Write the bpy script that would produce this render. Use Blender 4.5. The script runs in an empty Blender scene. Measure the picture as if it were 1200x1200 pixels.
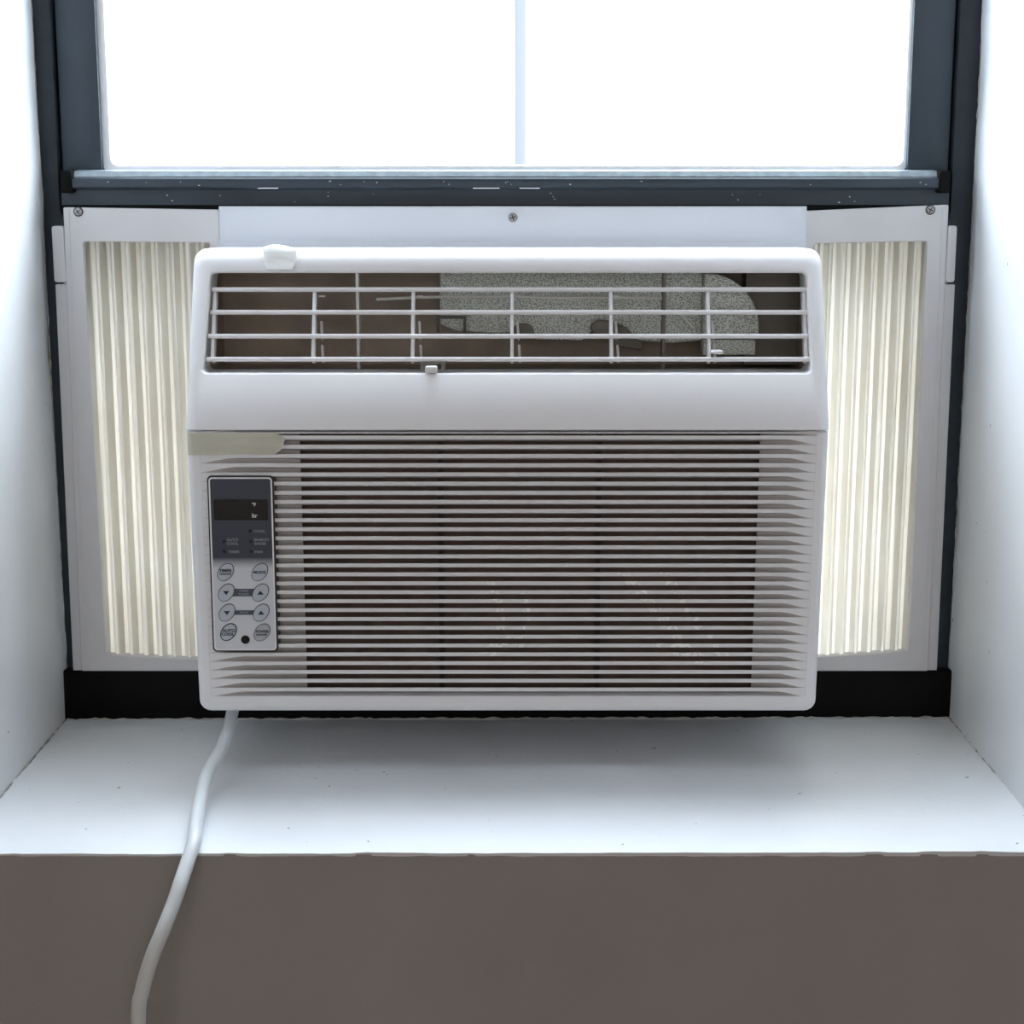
import bpy, bmesh, math, random
from mathutils import Vector, noise

random.seed(7)
S = bpy.context.scene
COL = S.collection
R = math.radians

# ------------------------------------------------------------------ camera, world, exposure
EYE = 1.2867                                   # eye height above the room floor (metres)
cam_data = bpy.data.cameras.new('camera')
cam_data.sensor_width = 36.0
cam_data.lens = 1940 / 1200 * 36.0
cam_data.clip_start = 0.02
cam = bpy.data.objects.new('camera', cam_data)
COL.objects.link(cam)
cam.location = (0, 0, EYE)
cam.rotation_euler = (R(90 - 10.9), 0, 0)
S.camera = cam

world = bpy.data.worlds.new('overcast_sky')
S.world = world
world.use_nodes = True
bg = world.node_tree.nodes['Background']
bg.inputs['Color'].default_value = (0.80, 0.90, 1.0, 1)
bg.inputs['Strength'].default_value = 28.5
# overcast sky: zenith three times as bright as the horizon
wn, wl = world.node_tree.nodes, world.node_tree.links
wg = wn.new('ShaderNodeTexCoord')
ws = wn.new('ShaderNodeSeparateXYZ')
wm = wn.new('ShaderNodeMapRange')
wm.inputs['From Min'].default_value, wm.inputs['From Max'].default_value = 0.0, 1.0
wm.inputs['To Min'].default_value, wm.inputs['To Max'].default_value = 1 / 3, 1.0
wx = wn.new('ShaderNodeVectorMath')
wx.operation = 'SCALE'
wx.inputs[0].default_value = (0.84, 0.91, 1.0)
wl.new(wg.outputs['Generated'], ws.inputs[0])
wl.new(ws.outputs['Z'], wm.inputs['Value'])
wl.new(wm.outputs['Result'], wx.inputs['Scale'])
wl.new(wx.outputs[0], bg.inputs['Color'])

S.view_settings.view_transform = 'Standard'
S.view_settings.look = 'None'
S.view_settings.gamma = 1.0
S.view_settings.use_curve_mapping = False
S.view_settings.exposure = 0.0
try:
    S.cycles.use_denoising = True
    S.cycles.max_bounces = 14
    S.cycles.diffuse_bounces = 8
    S.cycles.sample_clamp_indirect = 0.0
except Exception:
    pass


def portal(name, loc, rot, sx, sz):
    d = bpy.data.lights.new(name, 'AREA')
    d.shape = 'RECTANGLE'
    d.size, d.size_y = sx, sz
    d.cycles.is_portal = True
    o = bpy.data.objects.new(name, d)
    COL.objects.link(o)
    o.location, o.rotation_euler = loc, rot
    return o


portal('daylight_portal', (-0.0035, 1.372, 1.99), (R(-90), 0, 0), 0.66, 1.40)

# added fill lamp behind the viewer, standing in for the room's own daylight
ld = bpy.data.lights.new('room_fill', 'AREA')
ld.shape = 'RECTANGLE'
ld.size, ld.size_y = 2.2, 1.3
ld.energy = 20
ld.color = (1.0, 0.95, 0.91)
lo = bpy.data.objects.new('room_fill', ld)
COL.objects.link(lo)
lo.location, lo.rotation_euler = (0, -2.52, 1.5), (R(90), 0, 0)


# ------------------------------------------------------------------ materials
def new_mat(name):
    m = bpy.data.materials.new(name)
    m.use_nodes = True
    nt = m.node_tree
    return m, nt, nt.nodes['Principled BSDF']


def rgb(c):
    """sRGB 0-255 to linear"""
    def f(v):
        v /= 255
        return v / 12.92 if v <= 0.04045 else ((v + 0.055) / 1.055) ** 2.4
    return (f(c[0]), f(c[1]), f(c[2]), 1)


def plain(name, col, rough=0.5, metal=0.0, spec=0.5, var=0.0, scale=40.0, bump=0.0, bscale=300.0, var_col=None, detail=6):
    m, nt, p = new_mat(name)
    p.inputs['Base Color'].default_value = col
    p.inputs['Roughness'].default_value = rough
    p.inputs['Metallic'].default_value = metal
    p.inputs['Specular IOR Level'].default_value = spec
    geo = nt.nodes.new('ShaderNodeNewGeometry')
    if var > 0 or var_col:
        n = nt.nodes.new('ShaderNodeTexNoise')
        n.inputs['Scale'].default_value = scale
        n.inputs['Detail'].default_value = detail
        nt.links.new(geo.outputs['Position'], n.inputs['Vector'])
        ramp = nt.nodes.new('ShaderNodeValToRGB')
        dark = var_col if var_col else tuple(c * (1 - var) for c in col[:3]) + (1,)
        ramp.color_ramp.elements[0].position = 0.3
        ramp.color_ramp.elements[0].color = dark
        ramp.color_ramp.elements[1].position = 0.7
        ramp.color_ramp.elements[1].color = col
        nt.links.new(n.outputs['Fac'], ramp.inputs['Fac'])
        nt.links.new(ramp.outputs['Color'], p.inputs['Base Color'])
    if bump > 0:
        b = nt.nodes.new('ShaderNodeTexNoise')
        b.inputs['Scale'].default_value = bscale
        b.inputs['Detail'].default_value = 4
        nt.links.new(geo.outputs['Position'], b.inputs['Vector'])
        bn = nt.nodes.new('ShaderNodeBump')
        bn.inputs['Strength'].default_value = bump
        bn.inputs['Distance'].default_value = 0.001
        nt.links.new(b.outputs['Fac'], bn.inputs['Height'])
        nt.links.new(bn.outputs['Normal'], p.inputs['Normal'])
    return m


def math_node(nt, op, a, b=None, c=None):
    n = nt.nodes.new('ShaderNodeMath')
    n.operation = op
    for i, v in enumerate((a, b, c)):
        if v is None:
            continue
        if isinstance(v, (int, float)):
            n.inputs[i].default_value = v
        else:
            nt.links.new(v, n.inputs[i])
    return n.outputs[0]


def speckled(name, col, spot, density, scale, rough=0.55, bump=0.15, bscale=120):
    """painted plaster with a few small dirt specks"""
    m, nt, p = new_mat(name)
    geo = nt.nodes.new('ShaderNodeNewGeometry')
    n1 = nt.nodes.new('ShaderNodeTexNoise')
    n1.inputs['Scale'].default_value = scale
    n1.inputs['Detail'].default_value = 3
    nt.links.new(geo.outputs['Position'], n1.inputs['Vector'])
    r1 = nt.nodes.new('ShaderNodeValToRGB')
    r1.color_ramp.elements[0].position = density
    r1.color_ramp.elements[0].color = (0, 0, 0, 1)
    r1.color_ramp.elements[1].position = density + 0.03
    r1.color_ramp.elements[1].color = (1, 1, 1, 1)
    nt.links.new(n1.outputs['Fac'], r1.inputs['Fac'])
    n2 = nt.nodes.new('ShaderNodeTexNoise')
    n2.inputs['Scale'].default_value = 9
    n2.inputs['Detail'].default_value = 6
    nt.links.new(geo.outputs['Position'], n2.inputs['Vector'])
    r2 = nt.nodes.new('ShaderNodeValToRGB')
    r2.color_ramp.elements[0].position = 0.3
    r2.color_ramp.elements[0].color = tuple(c * 0.93 for c in col[:3]) + (1,)
    r2.color_ramp.elements[1].position = 0.7
    r2.color_ramp.elements[1].color = col
    nt.links.new(n2.outputs['Fac'], r2.inputs['Fac'])
    mx = nt.nodes.new('ShaderNodeMix')
    mx.data_type = 'RGBA'
    nt.links.new(r1.outputs['Color'], mx.inputs[0])
    mx.inputs[6].default_value = col
    nt.links.new(r2.outputs['Color'], mx.inputs[6])
    mx.inputs[7].default_value = spot
    nt.links.new(mx.outputs[2], p.inputs['Base Color'])
    p.inputs['Roughness'].default_value = rough
    b = nt.nodes.new('ShaderNodeTexNoise')
    b.inputs['Scale'].default_value = bscale
    b.inputs['Detail'].default_value = 5
    nt.links.new(geo.outputs['Position'], b.inputs['Vector'])
    bn = nt.nodes.new('ShaderNodeBump')
    bn.inputs['Strength'].default_value = bump
    bn.inputs['Distance'].default_value = 0.002
    nt.links.new(b.outputs['Fac'], bn.inputs['Height'])
    nt.links.new(bn.outputs['Normal'], p.inputs['Normal'])
    return m


M = {}
M['white_paint'] = speckled('white_paint', (0.80, 0.82, 0.84, 1), (0.25, 0.22, 0.18, 1), 0.74, 130, rough=0.5)
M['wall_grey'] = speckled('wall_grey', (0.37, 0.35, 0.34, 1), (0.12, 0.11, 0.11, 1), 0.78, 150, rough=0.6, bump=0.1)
M['room_white'] = plain('room_white', (0.66, 0.62, 0.57, 1), 0.7)
M['floor_wood'] = plain('floor_wood', (0.30, 0.24, 0.19, 1), 0.5, var=0.3, scale=6)
M['frame_dark'] = plain('frame_dark', (0.042, 0.057, 0.073, 1), 0.42, spec=0.3, var=0.15, scale=30, bump=0.05, bscale=500)
M['frame_jamb'] = plain('frame_jamb', (0.028, 0.037, 0.046, 1), 0.5, spec=0.25, var=0.2, scale=60, bump=0.05, bscale=500)
M['highlight_grey'] = plain('highlight_grey', (0.30, 0.36, 0.40, 1), 0.35, var=0.3, scale=150)  # pale tone that paints the highlight on top of the pull lip
M['frame_black'] = plain('frame_black', (0.006, 0.006, 0.006, 1), 0.6, spec=0.08)
M['bead_white'] = plain('bead_white', (0.85, 0.87, 0.9, 1), 0.4)
M['ac_white'] = plain('ac_white', (0.83, 0.82, 0.835, 1), 0.36, bump=0.08, bscale=1500)
M['ac_cream'] = plain('ac_cream', (0.74, 0.74, 0.74, 1), 0.4)
M['rail_plastic'] = plain('rail_plastic', (0.60, 0.63, 0.68, 1), 0.3)
M['panel_plastic'] = plain('panel_plastic', (0.64, 0.63, 0.64, 1), 0.4, var=0.05, scale=20)
M['duct'] = plain('duct', (0.44, 0.36, 0.29, 1), 0.7, var=0.35, scale=25)
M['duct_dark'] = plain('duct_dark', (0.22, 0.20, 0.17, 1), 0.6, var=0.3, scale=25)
M['filter'] = plain('filter', (0.26, 0.18, 0.14, 1), 0.85, var=0.35, scale=60)
M['filter_rib'] = plain('filter_rib', (0.09, 0.07, 0.06, 1), 0.7)
M['backing_shade'] = plain('backing_shade', (0.62, 0.59, 0.57, 1), 0.5)  # greyer than the casing: shade in the end grooves put into the colour
M['metal_case'] = plain('metal_case', (0.55, 0.55, 0.53, 1), 0.45, metal=0.3)
M['screw_metal'] = plain('screw_metal', (0.30, 0.30, 0.31, 1), 0.35, metal=0.8)
M['black_plastic'] = plain('black_plastic', (0.012, 0.012, 0.014, 1), 0.35)
M['display_black'] = plain('display_black', (0.006, 0.005, 0.005, 1), 0.25)
M['button_grey'] = plain('button_grey', (0.47, 0.50, 0.55, 1), 0.45)
M['button_pale'] = plain('button_pale', (0.42, 0.42, 0.45, 1), 0.45)
M['ink'] = plain('ink', (0.015, 0.02, 0.035, 1), 0.5)
M['bar_ink'] = plain('bar_ink', (0.07, 0.08, 0.10, 1), 0.5)
M['print_grey'] = plain('print_grey', (0.22, 0.24, 0.28, 1), 0.5)
M['print_dim'] = plain('print_dim', (0.12, 0.13, 0.16, 1), 0.5)
M['print_white'] = plain('print_white', (0.62, 0.62, 0.62, 1), 0.5)
M['tape_cream'] = plain('tape_cream', (0.60, 0.585, 0.48, 1), 0.6, var=0.08, scale=60, bump=0.25, bscale=700)
M['tape_white'] = plain('tape_white', (0.90, 0.91, 0.90, 1), 0.6, bump=0.1, bscale=400)
M['cord_plastic'] = plain('cord_plastic', (0.74, 0.77, 0.79, 1), 0.35, var=0.06, scale=40)
M['wire'] = plain('wire', (0.65, 0.65, 0.60, 1), 0.4)
M['caulk'] = plain('caulk', (0.50, 0.50, 0.47, 1), 0.8, var=0.4, scale=90, bump=0.5, bscale=400)
M['stucco'] = plain('stucco', (0.44, 0.43, 0.42, 1), 0.9, var_col=(0.335, 0.34, 0.345, 1), scale=2.2, detail=5)
for _n in M['stucco'].node_tree.nodes:            # dark grime stains on pale stucco
    if _n.type == 'VALTORGB':
        _n.color_ramp.elements[0].position, _n.color_ramp.elements[1].position = 0.33, 0.50
        _n.color_ramp.elements[0].color = (0.085, 0.088, 0.092, 1)
M['pipe_grey'] = plain('pipe_grey', (0.075, 0.080, 0.087, 1), 0.8, spec=0.1)
M['outdoor_ground'] = plain('outdoor_ground', (0.3, 0.3, 0.29, 1), 0.9, var=0.2, scale=1)

# foam: grey expanded polystyrene with dark pores
m, nt, p = new_mat('foam')
geo = nt.nodes.new('ShaderNodeNewGeometry')
v = nt.nodes.new('ShaderNodeTexNoise'); v.inputs['Scale'].default_value = 900; v.inputs['Detail'].default_value = 5
nt.links.new(geo.outputs['Position'], v.inputs['Vector'])
r = nt.nodes.new('ShaderNodeValToRGB')
r.color_ramp.elements[0].position = 0.36; r.color_ramp.elements[0].color = (0.30, 0.31, 0.28, 1)
r.color_ramp.elements[1].position = 0.58; r.color_ramp.elements[1].color = (0.90, 0.95, 0.88, 1)
nt.links.new(v.outputs['Fac'], r.inputs['Fac'])
nt.links.new(r.outputs['Color'], p.inputs['Base Color'])
p.inputs['Roughness'].default_value = 0.8
M['foam'] = m

# grille slats: white plastic with pale scuff strokes worn across them
m, nt, p = new_mat('slat_plastic')
geo = nt.nodes.new('ShaderNodeNewGeometry')
sep = nt.nodes.new('ShaderNodeSeparateXYZ')
nt.links.new(geo.outputs['Position'], sep.inputs[0])
X, Z = sep.outputs['X'], sep.outputs['Z']
nz = nt.nodes.new('ShaderNodeTexNoise'); nz.inputs['Scale'].default_value = 260
nt.links.new(geo.outputs['Position'], nz.inputs['Vector'])
total = None
# (x0, z0, slope, bend, half width, half height)
for x0, z0, k, q, hw, hh in ((-0.0085, 0.968, 0.0, -9.0, 0.0032, 0.030), (0.0115, 0.968, 0.0, -9.0, 0.0028, 0.026),
                             (0.114, 0.970, -0.85, 0.0, 0.0050, 0.036), (0.136, 0.972, -0.70, 3.0, 0.0045, 0.034),
                             (0.128, 0.944, -2.2, 0.0, 0.012, 0.009), (-0.010, 0.949, 1.4, 0.0, 0.010, 0.007)):
    dz = math_node(nt, 'SUBTRACT', Z, z0)
    cx = math_node(nt, 'ADD', math_node(nt, 'MULTIPLY', dz, k), math_node(nt, 'MULTIPLY', math_node(nt, 'MULTIPLY', dz, dz), q))
    dx = math_node(nt, 'ABSOLUTE', math_node(nt, 'SUBTRACT', math_node(nt, 'SUBTRACT', X, x0), cx))
    a = math_node(nt, 'LESS_THAN', dx, hw)
    b = math_node(nt, 'LESS_THAN', math_node(nt, 'ABSOLUTE', dz), hh)
    ab = math_node(nt, 'MULTIPLY', a, b)
    total = ab if total is None else math_node(nt, 'MAXIMUM', total, ab)
worn = math_node(nt, 'MULTIPLY', total, math_node(nt, 'GREATER_THAN', nz.outputs['Fac'], 0.50))
mx = nt.nodes.new('ShaderNodeMix'); mx.data_type = 'RGBA'
nt.links.new(worn, mx.inputs[0])
mx.inputs[6].default_value = (0.79, 0.78, 0.79, 1)
mx.inputs[7].default_value = (0.95, 0.95, 0.93, 1)
nt.links.new(mx.outputs[2], p.inputs['Base Color'])
p.inputs['Roughness'].default_value = 0.4
M['slat'] = m

# control fascia: printed fade from dark blue-grey to light grey
m, nt, p = new_mat('fascia_print')
geo = nt.nodes.new('ShaderNodeNewGeometry')
sep = nt.nodes.new('ShaderNodeSeparateXYZ')
nt.links.new(geo.outputs['Position'], sep.inputs[0])
mr = nt.nodes.new('ShaderNodeMapRange')
mr.inputs['From Min'].default_value = 1.0090
mr.inputs['From Max'].default_value = 1.0175
nt.links.new(sep.outputs['Z'], mr.inputs['Value'])
r = nt.nodes.new('ShaderNodeValToRGB')
r.color_ramp.elements[0].color = (0.64, 0.65, 0.68, 1)
r.color_ramp.elements[1].color = (0.038, 0.045, 0.066, 1)
nt.links.new(mr.outputs['Result'], r.inputs['Fac'])
nt.links.new(r.outputs['Color'], p.inputs['Base Color'])
p.inputs['Roughness'].default_value = 0.4
M['fascia'] = m

# translucent yellowed vinyl of the accordion curtains
m, nt, p = new_mat('vinyl')
nt.nodes.remove(p)
out = nt.nodes['Material Output']
geo = nt.nodes.new('ShaderNodeNewGeometry')
n = nt.nodes.new('ShaderNodeTexNoise'); n.inputs['Scale'].default_value = 14; n.inputs['Detail'].default_value = 6
nt.links.new(geo.outputs['Position'], n.inputs['Vector'])
r = nt.nodes.new('ShaderNodeValToRGB')
r.color_ramp.elements[0].position = 0.3; r.color_ramp.elements[0].color = (0.58, 0.53, 0.43, 1)
r.color_ramp.elements[1].position = 0.7; r.color_ramp.elements[1].color = (0.66, 0.63, 0.56, 1)
nt.links.new(n.outputs['Fac'], r.inputs['Fac'])
d = nt.nodes.new('ShaderNodeBsdfDiffuse'); d.inputs['Color'].default_value = (0.66, 0.64, 0.58, 1)
t = nt.nodes.new('ShaderNodeBsdfTranslucent')
nt.links.new(r.outputs['Color'], t.inputs['Color'])
g = nt.nodes.new('ShaderNodeBsdfGlossy'); g.inputs['Roughness'].default_value = 0.35
s1 = nt.nodes.new('ShaderNodeMixShader'); s1.inputs[0].default_value = 0.46
nt.links.new(d.outputs[0], s1.inputs[1]); nt.links.new(t.outputs[0], s1.inputs[2])
s2 = nt.nodes.new('ShaderNodeMixShader'); s2.inputs[0].default_value = 0.04
nt.links.new(s1.outputs[0], s2.inputs[1]); nt.links.new(g.outputs[0], s2.inputs[2])
nt.links.new(s2.outputs[0], out.inputs['Surface'])
M['vinyl'] = m

# thin window glass
m, nt, p = new_mat('window_glass')
nt.nodes.remove(p)
out = nt.nodes['Material Output']
tr = nt.nodes.new('ShaderNodeBsdfTransparent'); tr.inputs['Color'].default_value = (0.97, 0.99, 1.0, 1)
gl = nt.nodes.new('ShaderNodeBsdfGlossy'); gl.inputs['Roughness'].default_value = 0.02
fr = nt.nodes.new('ShaderNodeLayerWeight')
fac = math_node(nt, 'ADD', math_node(nt, 'MULTIPLY', math_node(nt, 'POWER', fr.outputs['Facing'], 5.0), 0.9), 0.03)
mx = nt.nodes.new('ShaderNodeMixShader')
nt.links.new(fac, mx.inputs[0]); nt.links.new(tr.outputs[0], mx.inputs[1]); nt.links.new(gl.outputs[0], mx.inputs[2])
nt.links.new(mx.outputs[0], out.inputs['Surface'])
M['glass'] = m


# ------------------------------------------------------------------ builders
ORG = {}


def tag(o, label=None, cat=None, group=None, kind=None):
    if label: o['label'] = label
    if cat: o['category'] = cat
    if group: o['group'] = group
    if kind: o['kind'] = kind
    return o


def thing(name, loc, label, cat, group=None, kind=None):
    o = bpy.data.objects.new(name, None)
    o.empty_display_size = 0.05
    COL.objects.link(o)
    o.location = loc
    ORG[o.name] = Vector(loc)
    return tag(o, label, cat, group, kind)


def build(name, verts, faces, mat, parent=None, smooth=False, bevel=0.0, segs=2, label=None, angle=35, recalc=True):
    """one mesh object; vertices are given in room coordinates"""
    off = ORG.get(parent.name, Vector((0, 0, 0))) if parent else Vector((0, 0, 0))
    me = bpy.data.meshes.new(name)
    me.from_pydata([Vector(v) - off for v in verts], [], faces)
    bm = bmesh.new(); bm.from_mesh(me)
    bmesh.ops.remove_doubles(bm, verts=bm.verts, dist=1e-6)
    if recalc:
        bmesh.ops.recalc_face_normals(bm, faces=bm.faces)
    if bevel > 0:
        es = [e for e in bm.edges if len(e.link_faces) == 2 and e.calc_face_angle(0) > R(angle)]
        bmesh.ops.bevel(bm, geom=es, offset=bevel, segments=segs, profile=0.5, affect='EDGES', clamp_overlap=True)
    if smooth:
        for f in bm.faces: f.smooth = True
    bm.to_mesh(me); bm.free()
    if smooth:
        try: me.set_sharp_from_angle(angle=R(angle))
        except Exception: pass
    mats = mat if isinstance(mat, (list, tuple)) else [mat]
    for q in mats: me.materials.append(q)
    o = bpy.data.objects.new(name, me)
    COL.objects.link(o)
    if parent:
        o.parent = parent
        ORG[o.name] = off
    if label: o['label'] = label
    return o


def box_vf(x0, x1, y0, y1, z0, z1):
    v = [(x0, y0, z0), (x1, y0, z0), (x1, y1, z0), (x0, y1, z0), (x0, y0, z1), (x1, y0, z1), (x1, y1, z1), (x0, y1, z1)]
    f = [(0, 3, 2, 1), (4, 5, 6, 7), (0, 1, 5, 4), (1, 2, 6, 5), (2, 3, 7, 6), (3, 0, 4, 7)]
    return v, f


def box(name, b, mat, parent=None, bevel=0.0, **k):
    v, f = box_vf(*b)
    return build(name, v, f, mat, parent, smooth=bevel > 0, bevel=bevel, **k)


def boxes(name, bs, mat, parent=None, bevel=0.0, **k):
    V, F = [], []
    for b in bs:
        v, f = box_vf(*b)
        F += [tuple(i + len(V) for i in q) for q in f]
        V += v
    return build(name, V, F, mat, parent, smooth=bevel > 0, bevel=bevel, **k)


def prism_x(name, prof, x0, x1, mat, parent=None, smooth=True, angle=35, **k):
    """profile of (y, z) points extruded along x"""
    n = len(prof)
    V = [(x0, y, z) for y, z in prof] + [(x1, y, z) for y, z in prof]
    F = [(i, (i + 1) % n, n + (i + 1) % n, n + i) for i in range(n)]
    F += [tuple(range(n)), tuple(range(2 * n - 1, n - 1, -1))]
    return build(name, V, F, mat, parent, smooth=smooth, angle=angle, **k)


def prism_z(name, prof, z0, z1, mat, parent=None, smooth=True, angle=35, **k):
    n = len(prof)
    V = [(x, y, z0) for x, y in prof] + [(x, y, z1) for x, y in prof]
    F = [(i, (i + 1) % n, n + (i + 1) % n, n + i) for i in range(n)]
    F += [tuple(range(n)), tuple(range(2 * n - 1, n - 1, -1))]
    return build(name, V, F, mat, parent, smooth=smooth, angle=angle, **k)


def plate(name, outline, y0, y1, mat, parent=None, bevel=0.0, **k):
    """outline of (x, z) points given depth from y0 to y1"""
    n = len(outline)
    V = [(x, y0, z) for x, z in outline] + [(x, y1, z) for x, z in outline]
    F = [(i, (i + 1) % n, n + (i + 1) % n, n + i) for i in range(n)]
    F += [tuple(range(n)), tuple(range(2 * n - 1, n - 1, -1))]
    return build(name, V, F, mat, parent, smooth=True, bevel=bevel, **k)


def catmull(pts, per=10):
    P = [Vector(p) for p in pts]
    P = [P[0] * 2 - P[1]] + P + [P[-1] * 2 - P[-2]]
    out = []
    for i in range(1, len(P) - 2):
        for j in range(per):
            t = j / per
            a, b, c, d = P[i - 1], P[i], P[i + 1], P[i + 2]
            out.append(0.5 * ((2 * b) + (c - a) * t + (2 * a - 5 * b + 4 * c - d) * t * t + (3 * b - a - 3 * c + d) * t ** 3))
    out.append(P[-2])
    return out


def tube(name, pts, rad, mat, parent=None, n=14, per=10, flat=1.0, **k):
    C = catmull(pts, per) if per > 1 else [Vector(p) for p in pts]
    V, F = [], []
    up = Vector((0.3, 0.5, 0.8)).normalized()
    for i, c in enumerate(C):
        t = (C[min(i + 1, len(C) - 1)] - C[max(i - 1, 0)]).normalized()
        a = (up - t * up.dot(t)).normalized()
        up = a
        b = t.cross(a)
        r = rad(i / (len(C) - 1)) if callable(rad) else rad
        for j in range(n):
            w = 2 * math.pi * j / n
            V.append(c + a * (r * math.cos(w)) + b * (r * flat * math.sin(w)))
    for i in range(len(C) - 1):
        for j in range(n):
            F.append((i * n + j, i * n + (j + 1) % n, (i + 1) * n + (j + 1) % n, (i + 1) * n + j))
    F.append(tuple(range(n)))
    F.append(tuple(range(len(V) - n, len(V)))[::-1])
    return build(name, V, F, mat, parent, smooth=True, **k)


def rrect(x0, x1, z0, z1, r, n=5):
    """rounded rectangle, r = (bottom left, bottom right, top right, top left)"""
    if not isinstance(r, (tuple, list)): r = (r,) * 4
    out = []
    for (cx, cz, sx, sz, a0), q in zip(((x0, z0, 1, 1, 180), (x1, z0, -1, 1, 270), (x1, z1, -1, -1, 0), (x0, z1, 1, -1, 90)), r):
        for i in range(n + 1):
            a = R(a0 + 90 * i / n)
            out.append((cx + sx * q + q * math.cos(a), cz + sz * q + q * math.sin(a)))
    return out


def loft(loops, close_first=False, close_last=False):
    n = len(loops[0])
    V = [p for L in loops for p in L]
    F = []
    for i in range(len(loops) - 1):
        for j in range(n):
            F.append((i * n + j, i * n + (j + 1) % n, (i + 1) * n + (j + 1) % n, (i + 1) * n + j))
    if close_first: F.append(tuple(range(n)))
    if close_last: F.append(tuple(range(len(V) - n, len(V))))
    return V, F


def disc_prism(name, cx, cz, rx, rz, tilt, y0, y1, mat, parent, n=28, dome=0.0, **k):
    """an elliptical button or dot facing the room"""
    def ring(s, y):
        L = []
        for i in range(n):
            a = 2 * math.pi * i / n
            px, pz = rx * s * math.cos(a), rz * s * math.sin(a)
            L.append((cx + px * math.cos(tilt) - pz * math.sin(tilt), y, cz + px * math.sin(tilt) + pz * math.cos(tilt)))
        return L
    V, F = loft([ring(1, y1), ring(1, y0 + dome), ring(0.93, y0)], True, True)
    return build(name, V, F, mat, parent, smooth=True, **k)


def text(name, s, cx, cz, y, h, mat, parent, wide=1.0, label=None):
    """flat lettering facing the room, centred on (cx, cz), cap height h"""
    cu = bpy.data.curves.new(name, 'FONT')
    cu.body = s
    cu.align_x = 'CENTER'; cu.align_y = 'CENTER'
    cu.size = h / 0.70
    cu.extrude = 0.00008
    cu.offset = h * 0.05
    tmp = bpy.data.objects.new(name, cu)
    COL.objects.link(tmp)
    dg = bpy.context.evaluated_depsgraph_get()
    me = bpy.data.meshes.new_from_object(tmp.evaluated_get(dg))
    bpy.data.objects.remove(tmp); bpy.data.curves.remove(cu)
    off = ORG.get(parent.name, Vector((0, 0, 0)))
    for v in me.vertices:
        x, yy, zz = v.co
        v.co = Vector((cx + x * wide, y - zz, cz + yy)) - off
    me.materials.clear(); me.materials.append(mat)
    me.name = name
    o = bpy.data.objects.new(name, me)
    COL.objects.link(o); o.parent = parent; ORG[o.name] = off
    if label: o['label'] = label
    return o


# ------------------------------------------------------------------ the room (structure)
XL, XR = -0.3776, 0.3703          # plaster faces of the window recess
YW, YF = 1.055, 1.353             # room face of the wall, face of the window frame
SILL = 0.8500
HEAD = 2.78


def sill_z(x):
    return 0.8492 + (x - XL) / (XR - XL) * 0.0016


def structure(o, label, cat):
    return tag(o, label, cat, None, 'structure')


V, F = [], []
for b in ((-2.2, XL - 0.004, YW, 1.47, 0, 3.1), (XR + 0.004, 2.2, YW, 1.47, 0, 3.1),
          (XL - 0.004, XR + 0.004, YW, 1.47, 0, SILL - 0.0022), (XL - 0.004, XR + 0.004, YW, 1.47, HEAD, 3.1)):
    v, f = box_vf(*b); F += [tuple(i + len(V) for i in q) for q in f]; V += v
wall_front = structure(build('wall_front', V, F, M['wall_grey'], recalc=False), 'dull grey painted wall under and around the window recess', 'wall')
structure(box('wall_left', (-2.3, -2.2, -2.7, 1.055, 0, 3.1), M['room_white']), 'white side wall of the room on the cord side', 'wall')
structure(box('wall_right', (2.2, 2.3, -2.7, 1.055, 0, 3.1), M['room_white']), 'white side wall of the room away from the cord', 'wall')
structure(boxes('wall_back', [(-2.3, -1.2, -2.7, -2.55, 0, 3.1), (1.2, 2.3, -2.7, -2.55, 0, 3.1),
                              (-1.2, 1.2, -2.7, -2.55, 0, 0.8), (-1.2, 1.2, -2.7, -2.55, 2.3, 3.1)], M['room_white']),
          'white wall behind the viewer with an opening for the added window', 'wall')
structure(box('floor', (-2.3, 2.3, -2.7, 1.47, -0.1, 0), M['floor_wood']), 'brown floor of the room', 'floor')
structure(box('ceiling', (-2.3, 2.3, -2.7, 1.47, 3.1, 3.2), M['room_white']), 'white ceiling of the room', 'ceiling')


def wob(x, y, z, s=30, a=0.0006):
    return noise.noise(Vector((x * s, y * s, z * s))) * a


# sill: hand-painted plaster slab with a slightly chipped nose
nx, ny = 120, 40
V, F = [], []
for j in range(ny + 1):
    for i in range(nx + 1):
        x = XL - 0.003 + (XR - XL + 0.006) * i / nx
        y = YW - 0.0008 + (1.347 - YW) * (j / ny) ** 1.0
        z = sill_z(x) + wob(x, y, 0, 18, 0.0009) + wob(x, y, 3, 70, 0.0003)
        if j == 0: y += max(0, noise.noise(Vector((x * 55, 2, 1))) - 0.15) * 0.003; z -= 0.0008
        V.append((x, y, z))
for j in range(ny):
    for i in range(nx):
        a = j * (nx + 1) + i
        F.append((a, a + 1, a + nx + 2, a + nx + 1))
base = len(V)
for i in range(nx + 1):
    V.append((V[i][0], V[i][1] + 0.0002, SILL - 0.0032 + 0.0008 * noise.noise(Vector((V[i][0] * 60, 9, 1)))))
for i in range(nx):
    F.append((base + i, base + i + 1, i + 1, i))
build('window_sill', V, F, M['white_paint'], wall_front, smooth=True, label='white painted sill of the window recess')


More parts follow.
